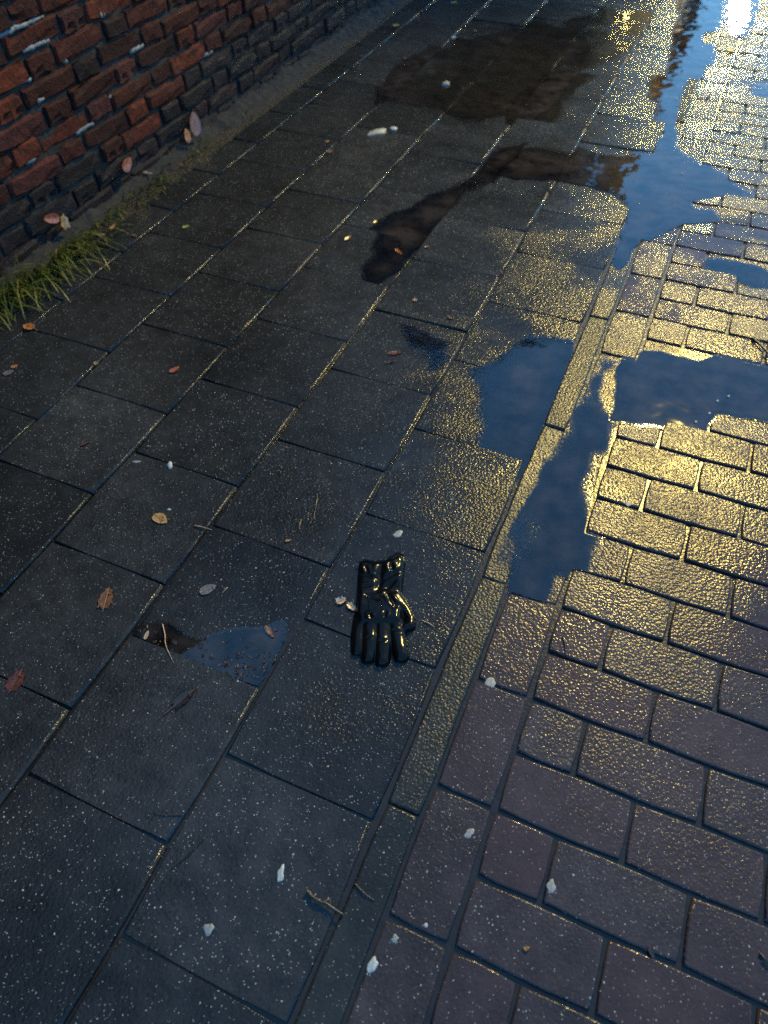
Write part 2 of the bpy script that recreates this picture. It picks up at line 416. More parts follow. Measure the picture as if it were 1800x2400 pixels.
# ------------------------------------------------------------------ puddles
def seg_dist(P, X, Y):
    D = np.full(X.shape, 9.0); n = len(P)
    for i in range(n):
        a = P[i]; c_ = P[(i+1) % n]; e = c_-a; L = max((e**2).sum(), 1e-12)
        t = np.clip(((X-a[0])*e[0]+(Y-a[1])*e[1])/L, 0, 1)
        D = np.minimum(D, np.hypot(X-a[0]-t*e[0], Y-a[1]-t*e[1]))
    return D
for pi_, (k, P) in enumerate(POLY):
    st = 0.008
    x0, y0 = P.min(0)-.03; x1, y1 = P.max(0)+.03
    xs = np.arange(x0, x1, st); ys = np.arange(y0, y1, st)
    X, Y = np.meshgrid(xs, ys)
    ins = inside(P, X, Y); D = seg_dist(P, X, Y); sd = np.where(ins, D, -D)
    T = np.full(X.shape, -.0045)
    for p in PIECES:
        if p[1] < x0 or p[0] > x1 or p[3] < y0 or p[2] > y1: continue
        msk = (X >= p[0]+.002) & (X <= p[1]-.002) & (Y >= p[2]+.002) & (Y <= p[3]-.002)
        T = np.where(msk, p[4]+p[5]*(X-(p[0]+p[1])/2)+p[6]*(Y-(p[2]+p[3])/2), T)
    zw = {'pool': 0.0004, 'deep': 0.0, 'mid': -.0002, 'thin': -.0004}[k]+pi_*3e-5
    dep = (zw-T)*1000
    soft = {'pool': .02, 'deep': 0.022, 'mid': 0.055, 'thin': 0.10}[k]
    nz = np.array([[mnoise.noise(Vector((float(a)*18, float(c_)*18, 3.1))) for a in xs] for c_ in ys])
    dep = np.minimum(dep, (sd+nz*.016+.004)/soft*{'pool': 2.6, 'deep': 3.0, 'mid': 2.0, 'thin': 1.5}[k])
    if k not in ('deep', 'pool'):
        n2 = np.array([[mnoise.noise(Vector((float(a)*7, float(c_)*7, 8.1))) for a in xs] for c_ in ys])
        dep = dep+np.minimum(n2*1.5, 0.3)*(dep > 0)
    keep = sd > -.016
    ny, nx = X.shape
    q = keep[:-1, :-1] & keep[1:, :-1] & keep[:-1, 1:] & keep[1:, 1:]
    idx = -np.ones(X.shape, int); used = np.zeros(X.shape, bool)
    used[:-1, :-1] |= q; used[1:, :-1] |= q; used[:-1, 1:] |= q; used[1:, 1:] |= q
    idx[used] = np.arange(used.sum())
    vs = np.stack([X[used], Y[used], np.full(used.sum(), zw)], 1)
    j, i = np.nonzero(q)
    fs = np.stack([idx[j, i], idx[j, i+1], idx[j+1, i+1], idx[j+1, i]], 1)
    me = bpy.data.meshes.new('puddle'); me.from_pydata(vs.tolist(), [], fs.tolist()); me.update()
    at = me.attributes.new('depth', 'FLOAT', 'POINT'); at.data.foreach_set('value', dep[used].astype(np.float32))
    tag(link('puddle', me, M['water']), kind='structure')

# ------------------------------------------------------------------ garden wall
WX = -1.93
wall = tag(empty('brick_wall', (WX, 2.0, 0)), 'old weathered red brick wall with crumbling joints along the pavement edge', 'wall')
def brick_mesh(w, h, dpt, rnd):
    """brick with an eroded face towards +x, origin at face centre bottom"""
    FY = [0, .035, .25, .5, .75, .965, 1]; FZ = [0, .13, .5, .87, 1]; ny, nz = 6, 4
    chip = {(rnd.choice((0, 1, 2, 4, 5, 6)), rnd.choice((0, 1, 3, 4))) for _ in range(rnd.randrange(2, 8))}
    vs = []
    for j in range(nz+1):
        for i in range(ny+1):
            fy, fz = FY[i], FZ[j]
            e = min(fy, 1-fy)*w; g = min(fz, 1-fz)*h
            x = (-.007 if (i in (0, ny) or j in (0, nz)) else 0)+rnd.uniform(-.0016, .0016)-(rnd.uniform(.005, .014) if (i, j) in chip else 0)
            vs.append((x, (fy-.5)*w+(rnd.uniform(-.0035, .0035)), fz*h+rnd.uniform(-.0045, .0045)))
    fs = []
    for j in range(nz):
        for i in range(ny):
            a = j*(ny+1)+i; fs.append((a, a+1, a+ny+2, a+ny+1))
    bor = [i for i in range(ny+1)]+[(j+1)*(ny+1)-1 for j in range(1, nz+1)]+[nz*(ny+1)+i for i in range(ny-1, -1, -1)]+[j*(ny+1) for j in range(nz-1, 0, -1)]
    n0 = len(vs)
    for q in bor: vs.append((-dpt, vs[q][1], vs[q][2]))
    for t in range(len(bor)):
        a, c_ = bor[t], bor[(t+1) % len(bor)]
        fs.append((c_, a, n0+t, n0+(t+1) % len(bor)))
    me = mesh('brick', vs, fs); return me
rb = random.Random(11)
SM = [brick_mesh(.229, .056, .06, rb) for _ in range(8)]; HM = [brick_mesh(.109, .056, .06, rb) for _ in range(8)]
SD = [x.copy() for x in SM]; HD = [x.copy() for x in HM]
for x in SM+HM: x.materials.append(M['brick'])
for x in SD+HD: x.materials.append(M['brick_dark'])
up = bmesh.new()
CP = .0655
for c_ in range(0, 35):
    z = -.01+CP*c_
    y = -3.0+(0.06 if c_ % 2 else 0.0)
    k = c_
    while y < 4.95:
        st = (k % 2 == 0); w = .24 if st else .12
        ym = y+w/2
        if 1.15 < ym < 4.75 and z < .70-.16*max(0, ym-1.9)+.06:
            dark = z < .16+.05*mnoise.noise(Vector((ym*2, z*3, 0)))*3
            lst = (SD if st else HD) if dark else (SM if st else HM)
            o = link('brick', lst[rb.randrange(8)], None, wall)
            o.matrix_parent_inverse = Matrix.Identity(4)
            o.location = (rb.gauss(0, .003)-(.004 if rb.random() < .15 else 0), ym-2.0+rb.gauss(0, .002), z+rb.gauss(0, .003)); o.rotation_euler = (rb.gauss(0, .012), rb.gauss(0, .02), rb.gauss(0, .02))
        elif z < .72+.0 or True:
            bmesh.ops.create_cube(up, size=1.0, matrix=Matrix.Translation((-.03, ym-2.0, z+.027)) @ Matrix.Diagonal((.06+rb.uniform(-.004, .004), w-.012, .054, 1)))
        y += w; k += 1
me = bpy.data.meshes.new('upper_brickwork'); up.to_mesh(me); up.free()
tag(link('upper_brickwork', me, M['brick'], wall), kind='stuff')
bm = bmesh.new(); bmesh.ops.create_cube(bm, size=1.0, matrix=Matrix.Translation((-.1275, -1.0, 1.13)) @ Matrix.Diagonal((.23, 8.0, 2.34, 1)))
me = bpy.data.meshes.new('mortar_core'); bm.to_mesh(me); bm.free(); link('mortar_core', me, M['mortar'], wall)
bm = bmesh.new(); bmesh.ops.create_cube(bm, size=1.0, matrix=Matrix.Translation((-.12, -1.0, 2.325)) @ Matrix.Diagonal((.34, 8.05, .05, 1)))
me = bpy.data.meshes.new('coping'); bm.to_mesh(me); bm.free(); link('coping', me, M['kerb'], wall)
# patches of pale pointing left in the joints
def pointing(ya, yb, z, rr, seed, r=.0065):
    pts = []
    rn = random.Random(seed); n = max(3, int((yb-ya)/.012))
    for i in range(n+1):
        f = i/n; pts.append(Vector((-.006+rn.uniform(-.002, .002), ya+(yb-ya)*f-2.0, z+rn.uniform(-.0015, .0015))))
    rad = [r*(0.4+0.8*math.sin(math.pi*min(max(i/n, .08), .92))**.5)*rn.uniform(.7, 1.15) for i in range(n+1)]
    v, f = tube(pts, rad, 6, .35, seed); v = [Vector((-.006+(q.x+.006)*.4, q.y, q.z)) for q in v]; o = link('pale_mortar', mesh('pale_mortar', v, f, True), M['mortar_pale'], wall)
for (a, c_, z) in [(1.64, 1.87, .578), (1.745, 1.86, .520), (1.655, 1.70, .645), (1.70, 1.745, .452), (1.885, 1.905, .452), (1.93, 1.97, .388),
                   (1.73, 1.76, .388), (1.84, 1.93, .256), (1.99, 2.03, .388), (2.20, 2.28, .388), (2.42, 2.46, .256), (1.60, 1.66, .256), (2.02, 2.05, .30), (2.6, 2.68, .256), (2.1, 2.13, .52), (1.83, 1.85, .60)]:
    pointing(a, c_, z, 0, int(z*1000+a*77))
# crumbled mortar and earth banked along the foot of the wall
def bank(name, y0, y1, mat, wfun, hfun, parent=None):
    ny = int((y1-y0)/.012); nx = 12; vs = []; fs = []
    for j in range(ny+1):
        y = y0+(y1-y0)*j/ny; wd = wfun(y); hh = hfun(y)
        for i in range(nx+1):
            f = i/nx; x = WX-.03+(wd+.03)*f
            zz = hh*(1-f)**1.4+mnoise.noise(Vector((x*40, y*34, 0)))*.012*(1-f)**.5+mnoise.noise(Vector((x*90, y*90, 5)))*.005
            vs.append((x, y, max(zz, .0004) if f < .97 else -.006))
    for j in range(ny):
        for i in range(nx):
            a = j*(nx+1)+i; fs.append((a, a+1, a+nx+2, a+nx+1))
    return link(name, mesh(name, vs, fs, True), mat, parent)
tag(bank('rubble_bank', .8, 5.0, simple('crumbled_stone', (0.013, 0.0105, 0.010), .9, (.005, .004, .005), 25, .008, 60),
     lambda y: .05+.03*mnoise.noise(Vector((0, y*6, 1)))+(.03 if y > 2.6 else 0), lambda y: .035+.03*abs(mnoise.noise(Vector((2, y*7, 1))))),
    kind='structure')

# ------------------------------------------------------------------ house beyond the wall (seen mirrored in the wet paving)
house = tag(empty('house', (WX-.02, 24.5, 0)), 'tall brown rendered house beyond the end of the brick wall', 'house')
def box_part(name, c_, s, mat, parent):
    bm = bmesh.new(); bmesh.ops.create_cube(bm, size=1.0, matrix=Matrix.Translation(c_) @ Matrix.Diagonal((*s, 1)))
    me = bpy.data.meshes.new(name); bm.to_mesh(me); bm.free(); return link(name, me, mat, parent)
box_part('wall', (-4.0, 0, 3.5), (8.0, 24.0, 7.4), M['plaster'], house)
rv = [(-8.3, -12.3, 7.2), (.3, -12.3, 7.2), (.3, 12.3, 7.2), (-8.3, 12.3, 7.2), (-4, -12.3, 10.2), (-4, 12.3, 10.2)]
link('roof', mesh('roof', rv, [(0, 3, 2, 1), (1, 2, 5, 4), (0, 4, 5, 3), (0, 1, 4), (2, 3, 5)]), M['roof'], house)
for fl in (1.0, 4.2):
    for k in range(7):
        y = -10+3.2*k
        w_ = box_part('window', (.02, y, fl+.75), (.08, 1.1, 1.5), M['frame'], house)
        box_part('pane', (.065, y, fl+.75), (.02, .96, 1.36), M['pane'], w_)

# autumn tree leaning over the garden wall, mirrored dark in the wet slabs
tree = tag(empty('tree', (-3.1, 9.6, 0)), 'dark autumn tree standing behind the end of the brick wall', 'tree')
rt = random.Random(21)
v, f = tube([(0, 0, -.05), (.05, .02, 1.2), (0, .1, 2.4), (.1, .05, 3.6), (.05, 0, 5.0)], [.17, .14, .11, .07, .03], 10, .08, 2)
BK = simple('tree_bark', (.05, .035, .025), .8, None, 20, .01, 30)
link('trunk', mesh('trunk', v, f, True), BK, tree)
lv, lf = [], []
tips = []
for k in range(22):
    a = rt.uniform(0, 6.28); z0 = rt.uniform(1.6, 4.4); L = rt.uniform(.9, 2.3)
    e = Vector((math.cos(a)*L*.55, math.sin(a)*L*1.15, z0+rt.uniform(.4, 1.6)))
    v, f = tube([(0, .05, z0), (e.x*.5, e.y*.5, (z0+e.z)/2+.1), e], [.045, .028, .008], 6, .1, k)
    link('branch', mesh('branch', v, f, True), BK, tree); tips.append(e); tips.append(e*.6+Vector((0, 0, z0*.4)))
for _ in range(9000):
    c_ = rt.choice(tips)+Vector((rt.gauss(0, .30), rt.gauss(0, .42), rt.gauss(0, .34)))
    n0 = len(lv); s_ = rt.uniform(.04, .08); A = Vector((rt.gauss(0, 1), rt.gauss(0, 1), rt.gauss(0, 1))).normalized(); B_ = A.cross(Vector((rt.gauss(0, 1), rt.gauss(0, 1), rt.gauss(0, 1)))).normalized()
    lv += [c_-A*s_, c_+B_*s_*.6, c_+A*s_, c_-B_*s_*.6]; lf.append((n0, n0+1, n0+2, n0+3))
link('crown', mesh('crown', lv, lf), simple('autumn_foliage', (.07, .035, .015), .6, (.03, .025, .010), 3.0), tree)['kind'] = 'stuff'

# ------------------------------------------------------------------ street lamps (their light glitters in the wet paving)
def street_lamp(base, head, power, label, rad, aim=None):
    r = tag(empty('street_lamp', base), label, 'street lamp', 'street lamps beside the footpath')
    B = Vector(base); Hd = Vector(head)-B
    v, f = tube([(0, 0, 0), (0, 0, 1.2), (0, 0, Hd.z+.1)], [.07, .055, .04], 12)
    link('pole', mesh('pole', v, f, True), M['metal'], r)
    arm = smooth_line([(0, 0, Hd.z+.05), (Hd.x*.3, Hd.y*.3, Hd.z+.28), (Hd.x, Hd.y, Hd.z+.16)], 6)
    v, f = tube(arm, .025, 8); link('arm', mesh('arm', v, f, True), M['metal'], r)
    v, f = [], []
    hd = link('lamp_head', None, None, r) if False else None
    bm = bmesh.new(); bmesh.ops.create_uvsphere(bm, u_segments=20, v_segments=8, radius=1.0, matrix=Matrix.Translation((Hd.x, Hd.y, Hd.z+.14)) @ Matrix.Diagonal((.30, .16, .07, 1)))
    me = bpy.data.meshes.new('lamp_head'); bm.to_mesh(me); bm.free(); link('lamp_head', me, M['metal'], r)
    ld = bpy.data.lights.new('lamp_light', 'SPOT' if aim else 'POINT'); ld.energy = power; ld.color = (1.0, .74, .19); ld.shadow_soft_size = rad
    lo = bpy.data.objects.new('lamp_light', ld); COL.objects.link(lo); lo.parent = r; lo.location = (Hd.x, Hd.y, Hd.z-.06)
    if aim:
        ld.spot_size = math.radians(74); ld.spot_blend = 1.0
        lo.rotation_euler = (Vector(aim)-Vector(head)).to_track_quat('-Z', 'Y').to_euler()
    return r
def mirror_pos(px, py, h):
    g = gp(px, py); k = 1+h/H
    return (g.x*k, g.y*k, h)
hf = mirror_pos(1730, 30, 5.0); hn = mirror_pos(1545, 1080, 5.0)
street_lamp((hf[0]+2.2, hf[1]+.2, 0), hf, LAMP_FAR, 'distant street lamp far up the path whose light glares in the puddle', .26)
street_lamp((hn[0]+2.2, hn[1]+.2, 0), hn, LAMP_NEAR, 'near street lamp on a curved arm over the block paving', .12, (1.1, 1.3, 0))

# ------------------------------------------------------------------ grass at the foot of the wall
rg = random.Random(5); vs, fs, tone = [], [], []
def blade(x, y, z, L, ang, lean, w, tn):
    n0 = len(vs); n = 5; dx, dy = math.cos(ang), math.sin(ang)
    for i in range(n+1):
        f = i/n; s = L*f; hx = s*math.sin(lean*f*1.1+.25*lean); hz = max(s*math.cos(lean*f*1.15+.15*lean), 0)
        ww = w*(1-f)**.6 if f < 1 else 0.0002
        cx, cy, cz = x+dx*hx, y+dy*hx, max(z+hz, .003+.001*i)
        vs.append((cx-dy*ww, cy+dx*ww, cz)); vs.append((cx+dy*ww, cy-dx*ww, cz+.0006)); tone.extend([tn*(.5+.5*f)]*2)
    for i in range(n): a = n0+2*i; fs.append((a, a+1, a+3, a+2))
tufts = [(-1.86, 1.18, 150), (-1.85, 1.27, 150), (-1.84, 1.36, 150), (-1.83, 1.47, 140), (-1.84, 1.58, 120), (-1.86, 1.70, 60), (-1.87, 1.84, 30), (-1.86, 1.96, 40), (-1.86, 2.08, 60), (-1.88, 2.2, 20), (-1.88, 2.40, 25), (-1.87, 1.06, 120), (-1.88, 2.75, 10), (-1.86, .9, 100), (-1.86, .7, 80)]
for tx, ty, cnt in tufts:
    for _ in range(int(cnt*.6)):
        x = tx+abs(rg.gauss(0, .055))-.03; y = ty+rg.gauss(0, .040)
        far = ty > 1.65
        blade(x, y, .0, rg.uniform(.035, .085 if far else .155), rg.gauss(-.15, .75), rg.uniform(.35, 1.7), rg.uniform(.0020, .0042), min(1, max(0, rg.gauss(.50 if not far else .35, .22))))
me = mesh('grass', vs, fs, True); at = me.attributes.new('tone', 'FLOAT', 'POINT'); at.data.foreach_set('value', tone)
tag(link('grass', me, M['grass']), 'yellow green grass tufts growing along the foot of the brick wall', 'grass', kind='stuff')

# ------------------------------------------------------------------ the glove
def build_glove():
    Z = .008
    P = lambda x, y: np.array(tuple(gp(x, y, Z))[:2])
    caps = [  # finger chains: points, radii (m), height
        ([(848, 1440), (842, 1480), (838, 1522)], [.0155, .0150, .0120], .0105),
        ([(868, 1440), (866, 1490), (863, 1538)], [.0170, .0170, .0135], .0135),
        ([(896, 1440), (899, 1490), (896, 1545)], [.0175, .0175, .0140], .0130),
        ([(924, 1430), (930, 1480), (941, 1535)], [.0180, .0180, .0145], .0128),
        ([(928, 1400), (948, 1425), (962, 1448), (961, 1466), (950, 1470)], [.0170, .0120, .0100, .0105, .0090], .0125)]
    palm = np.array([P(*q) for q in [(841, 1320), (855, 1314), (880, 1318), (905, 1315), (918, 1309), (932, 1301), (945, 1303), (950, 1316), (947, 1345), (942, 1390), (944, 1430), (942, 1462), (900, 1468), (838, 1468), (833, 1440), (838, 1390), (839, 1350)]])
    allp = np.concatenate([palm]+[np.array([P(*q) for q in c[0]]) for c in caps])
    x0, y0 = allp.min(0)-.025; x1, y1 = allp.max(0)+.025
    st = .0013
    xs = np.arange(x0, x1, st); ys = np.arange(y0, y1, st); X, Y = np.meshgrid(xs, ys)
    ins = inside(palm, X, Y); D = seg_dist(palm, X, Y)
    t = np.clip(D/.013, 0, 1)
    Hh = np.where(ins, .0135*np.sqrt(1-(1-t)**2), 0)
    # palm narrows to the wrist and swells over the knuckles
    kn = P(890, 1440); wr = P(890, 1370)
    Hh *= 1+.35*np.exp(-((Y-kn[1])/.028)**2)-.25*np.exp(-((Y-wr[1])/.02)**2)
    for pts, rad, hh in caps:
        q = [P(*a) for a in pts]
        best = np.zeros(X.shape)
        for i in range(len(q)-1):
            e = q[i+1]-q[i]; L = (e**2).sum()
            tt = np.clip(((X-q[i][0])*e[0]+(Y-q[i][1])*e[1])/L, 0, 1)
            d = np.hypot(X-q[i][0]-tt*e[0], Y-q[i][1]-tt*e[1]); r = rad[i]+(rad[i+1]-rad[i])*tt
            best = np.maximum(best, hh*np.clip(1-(d/r)**2, 0, 1)**.42)
        Hh = np.maximum(Hh, best)
    U = (X-wr[0])/.055; V = (Y-wr[1])/.055           # glove-ish axes, cuff towards +V
    nz = np.zeros(X.shape)
    def crease(x1, y1, x2, y2, w, dep):
        a = P(x1, y1); e = P(x2, y2)-a; L = (e**2).sum()
        tt = np.clip(((X-a[0])*e[0]+(Y-a[1])*e[1])/L, 0, 1); d = np.hypot(X-a[0]-tt*e[0], Y-a[1]-tt*e[1])
        f = np.sin(np.pi*np.clip(tt, .04, .96))**.5
        return dep*f*(np.exp(-(d/w)**2)-.6*np.exp(-((d-w*1.9)/(w*1.1))**2))
    for c_ in [(893, 1322, 888, 1385, .0060, -.0026), (845, 1345, 880, 1360, .0035, -.0022), (902, 1362, 942, 1340, .0050, -.0030), (902, 1385, 936, 1352, .0050, -.0026),
               (840, 1382, 872, 1376, .0035, -.0022), (858, 1400, 884, 1412, .0035, -.0020), (905, 1395, 930, 1425, .0045, -.0034), (915, 1322, 922, 1350, .0045, -.0026),
               (856, 1330, 862, 1345, .003, -.0020), (905, 1440, 900, 1456, .003, -.0022), (866, 1446, 872, 1456, .003, -.0022), (918, 1478, 936, 1484, .0028, -.0014), (856, 1500, 872, 1498, .0028, -.0011), (890, 1506, 906, 1504, .0028, -.0011)]:
        nz += crease(*c_)
    for j, y in enumerate(ys):
        for i, x in enumerate(xs):
            if Hh[j, i] > 0: nz[j, i] += mnoise.noise(Vector((x*30, y*24, 4)))*.0026+mnoise.noise(Vector((x*70, y*50, 9)))*.0004
    amp = 1.0; fold = 0.0
    edge = np.clip(Hh/.006, 0, 1)
    Hh = np.where(Hh > 0, np.maximum(Hh+(nz*amp+fold)*edge, .0006), 0)
    Hh = np.where(Hh > 0, Hh+.0012, -.001)
    # relax
    for _ in range(2):
        Hp = np.pad(Hh, 1, mode='edge'); Hh = .5*Hh+.125*(Hp[:-2, 1:-1]+Hp[2:, 1:-1]+Hp[1:-1, :-2]+Hp[1:-1, 2:])
    on = Hh > 0
    q = on[:-1, :-1] | on[1:, :-1] | on[:-1, 1:] | on[1:, 1:]
    used = np.zeros(X.shape, bool); used[:-1, :-1] |= q; used[1:, :-1] |= q; used[:-1, 1:] |= q; used[1:, 1:] |= q
    idx = -np.ones(X.shape, int); idx[used] = np.arange(used.sum())
    c0 = P(890, 1430); gz = ground_z(*c0)
    vs = np.stack([X[used]-c0[0], Y[used]-c0[1], Hh[used]], 1)
    j, i = np.nonzero(q); fs = np.stack([idx[j, i], idx[j, i+1], idx[j+1, i+1], idx[j+1, i]], 1)
    me = bpy.data.meshes.new('glove'); me.from_pydata(vs.tolist(), [], fs.tolist()); me.update()
    me.polygons.foreach_set('use_smooth', [True]*len(me.polygons))
    g = link('glove', me, M['leather']); g.location = (c0[0], c0[1], gz+.0005)
    tag(g, 'wet shiny black leather glove lying fingers down on a concrete slab', 'glove')
    def hz(x, y):
        a = int(round((x-x0)/st)); c_ = int(round((y-y0)/st)); return float(Hh[c_, a])
    # rolled hem round the cuff opening
    hem = smooth_line([Vector((*P(*q), 0)) for q in [(842, 1322), (856, 1316), (880, 1320), (905, 1317), (918, 1311), (932, 1303), (945, 1305)]], 6)
    hp = [Vector((p.x-c0[0], p.y-c0[1], max(hz(p.x, p.y), .004)*.6+.006+(.006 if i > 20 else 0)*(1-abs(i-30)/16 if abs(i-30) < 16 else 0))) for i, p in enumerate(hem)]
    v, f = tube(hp, .0026, 8, .15, 3); link('cuff_hem', mesh('cuff_hem', v, f, True), M['leather'], g)
    for a, c_ in [((862, 1400), (866, 1440)), ((893, 1398), (897, 1438)), ((915, 1402), (922, 1436))]:
        pts = []
        for k in range(9):
            p = P(a[0]+(c_[0]-a[0])*k/8, a[1]+(c_[1]-a[1])*k/8); pts.append(Vector((p[0]-c0[0], p[1]-c0[1], hz(*p)+.0006)))
        v, f = tube(pts, .0009, 6, .3, 4); link('seam', mesh('seam', v, f, True), M['thread'], g)
build_glove()

# ------------------------------------------------------------------ leaves, twigs, gum
def leaf_mat(name, col, col2, rough=.3):
    b = N(name); tc = b.n('TexCoord').outputs['Object']
    c = b.mix(b.rng(b.noise(tc, 70, 4.0, .65), .35, .65), col2, col)
    c = b.mix(b.math('GREATER_THAN', b.noise(tc, 160, 2.0), .63), c, tuple(x*.45 for x in col2))
    p = b.n('BsdfPrincipled', Base_Color=c, Roughness=rough, Normal=b.n('Bump', Height=b.noise(tc, 130, 3.0), Distance=.0012).outputs[0])
    return b.out(p.outputs[0])
LM = {'orange': leaf_mat('orange_leaf', (.42, .15, .045), (.22, .07, .025)), 'tan': leaf_mat('tan_leaf', (.34, .20, .075), (.20, .11, .045)),
      'brown': leaf_mat('brown_leaf', (.15, .065, .03), (.06, .028, .015)), 'dark': leaf_mat('rotten_dark_leaf', (.018, .010, .008), (.008, .005, .005), .35),
      'red': leaf_mat('red_leaf', (.30, .075, .035), (.16, .04, .025)), 'green': leaf_mat('yellow_green_leaf', (.30, .40, .06), (.14, .22, .04)),
      'yellow': leaf_mat('yellow_leaf', (.50, .36, .08), (.30, .2, .05)), 'beige': leaf_mat('pale_dry_leaf', (.46, .36, .27), (.22, .16, .12)),
      'grey': leaf_mat('grey_sodden_leaf', (.11, .10, .105), (.07, .065, .07)), 'pink': leaf_mat('pinkish_leaf', (.19, .085, .070), (.10, .045, .040)),
      'maroon': leaf_mat('maroon_sodden_leaf', (.10, .03, .022), (.04, .015, .012))}
def leaf(px, py, L, wd, ang, mat, label, lobes=0, curl=.3, seed=1, stem=0.0, z=None, group=None, wall=0.0):
    """oval or lobed leaf; ang is the image direction of its tip in degrees"""
    c0 = gp(px, py); a = gp(px+6*math.cos(math.radians(ang)), py-6*math.sin(math.radians(ang)))-c0
    wa = math.atan2(a.y, a.x)
    rn = random.Random(seed); n = 26; nr = 4; vs, fs = [], []
    ph = rn.uniform(0, 6)
    def out(t):
        s = (1-abs(math.cos(t))**3*.0)
        x = math.cos(t)*L/2; y = math.sin(t)*wd/2*(1-.25*math.cos(t))
        if lobes:
            f = 1-.30*abs(math.sin(t*lobes+ph*.2))**.7; x *= f; y *= f*1.05
        f = 1+rn.uniform(-.05, .05); return x*f, y*f
    ring = [out(2*math.pi*k/n) for k in range(n)]
    def hgt(x, y):
        return curl*wd*(abs(y)/wd)**1.3*1.0+curl*.35*L*(x/L)**2+.0012*mnoise.noise(Vector((x*60+seed, y*60, 0)))+.0012
    for r in range(1, nr+1):
        f = r/nr
        for (x, y) in ring: vs.append((x*f, y*f, hgt(x*f, y*f)))
    vs.append((0, 0, hgt(0, 0)-.0004)); ce = len(vs)-1
    for k in range(n): fs.append((ce, k, (k+1) % n))
    for r in range(nr-1):
        for k in range(n): fs.append((r*n+k, (r+1)*n+k, (r+1)*n+(k+1) % n, r*n+(k+1) % n))
    n1 = len(vs)
    vs += [(x, y, zz-.0006) for x, y, zz in vs]
    fs += [tuple(i+n1 for i in reversed(f)) for f in fs]
    o = link('leaf', mesh('leaf', vs, fs, True), LM[mat])
    o.location = (c0.x, c0.y, (ground_z(c0.x, c0.y) if z is None else z)+.0012); o.rotation_euler = (0, 0, wa)
    if wall:                                  # leans against the wall face instead of lying flat
        w = R2*((px-900)/2400) + U2*(-(py-1200)/2400) + d_*F; t = (WX+wall)/w.x
        o.location = (WX+wall, w.y*t, H+w.z*t)
        o.rotation_euler = (Matrix.Rotation(math.radians(76), 4, 'Y') @ Matrix.Rotation(math.radians(ang+90), 4, 'Z')).to_euler()
    tag(o, label, 'leaf', group)
    # midrib
    v, f = tube([(-L*.5-stem, .1*stem, .0022+hgt(-L*.5, 0)*.3), (-L*.5, 0, hgt(-L*.5, 0)+.0004), (-L*.2, 0, hgt(-L*.2, 0)+.0002), (L*.2, 0, hgt(L*.2, 0)+.0002), (L*.44, 0, hgt(L*.44, 0))], [.0007, .0008, .0006, .0005, .0002], 5)
    link('stem' if stem else 'midrib', mesh('stem', v, f, True), LM['tan' if mat not in ('dark', 'maroon') else 'brown'], o)
    return o
leaf(72, 775, .040, .028, 160, 'orange', 'bright orange curled leaf with pale stem on the slab nearest the left edge', 0, .35, 1, .018)
leaf(190, 601, .044, .030, 10, 'orange', 'orange leaf lying at the edge of the green grass tuft', 0, .4, 2)
leaf(268, 540, .034, .016, 55, 'tan', 'narrow tan leaf on the dark slab just past the grass', 0, .5, 3)
leaf(318, 560, .026, .013, -20, 'pink', 'small pinkish leaf lying on the joint beside the grass', 0, .3, 4)
leaf(437, 538, .030, .018, 20, 'green', 'lime green leaf alone on the dark slab', 3, .3, 5)
leaf(38, 866, .020, .012, 20, 'orange', 'small orange leaf near the left edge below the curled orange leaf', 0, .2, 6)
leaf(24, 880, .028, .020, 20, 'grey', 'dull grey sodden leaf beside the small orange leaf', 0, .05, 7)
leaf(228, 859, .016, .012, 110, 'tan', 'tiny golden tan leaf fallen on a slab corner', 0, .3, 8)
leaf(411, 873, .032, .018, 35, 'red', 'rusty red leaf on the slab beside the bright joint', 0, .25, 9)
leaf(203, 1046, .026, .010, 25, 'maroon', 'faint dark red leaf fragment on the black slab', 0, .1, 10)
leaf(378, 1221, .040, .026, -35, 'tan', 'flat oval tan brown leaf below the white gum blob', 0, .10, 11, .004)
leaf(252, 1408, .064, .034, 75, 'brown', 'torn brown lobed leaf with wet ribs lying left of the shallow puddle', 5, .08, 12)
leaf(40, 1600, .058, .036, 60, 'maroon', 'dark red brown sodden leaf at the left edge', 4, .05, 13)
leaf(432, 1640, .062, .024, 40, 'dark', 'black rotten leaf pointing up to the debris filled puddle', 4, .12, 14, .024)
leaf(925, 829, .038, .017, 5, 'maroon', 'red brown leaf in the blue puddle, the upper of the pair', 0, .06, 15, 0, .0008)
leaf(915, 851, .040, .010, 15, 'dark', 'dark shrivelled leaf just under the red brown leaf in the puddle', 3, .06, 16, 0, .0008)
leaf(973, 707, .018, .014, 20, 'pink', 'small round pinkish leaf above the blue puddle', 0, .15, 17)
leaf(1055, 748, .026, .014, -30, 'brown', 'crumpled brown leaf with glinting edge on the slab above the puddle', 4, .4, 18)
leaf(816, 562, .034, .014, 35, 'pink', 'curled reddish leaf on the dark wet slab', 0, .5, 19)
leaf(934, 590, .040, .011, -40, 'orange', 'thin folded orange leaf at the dark slab corner', 0, .6, 20)
leaf(1000, 583, .020, .010, 10, 'tan', 'small crumpled tan leaf right of the thin folded leaf', 3, .4, 21)
leaf(775, 361, .028, .020, 30, 'pink', 'rounded pale pink leaf left of the white crumpled tissue', 0, .2, 22)
leaf(768, 338, .022, .012, 20, 'tan', 'little tan leaf on the joint above the rounded pink leaf', 0, .3, 23)
leaf(880, 522, .020, .010, 45, 'yellow', 'tiny glinting yellow leaf on the dark slab', 0, .5, 24)
leaf(1065, 12, .040, .024, 10, 'green', 'green leaf far up the pavement near the top of the picture', 0, .3, 25)
leaf(930, 66, .040, .024, 10, 'yellow', 'yellow leaf far up the dark pavement', 0, .3, 26)
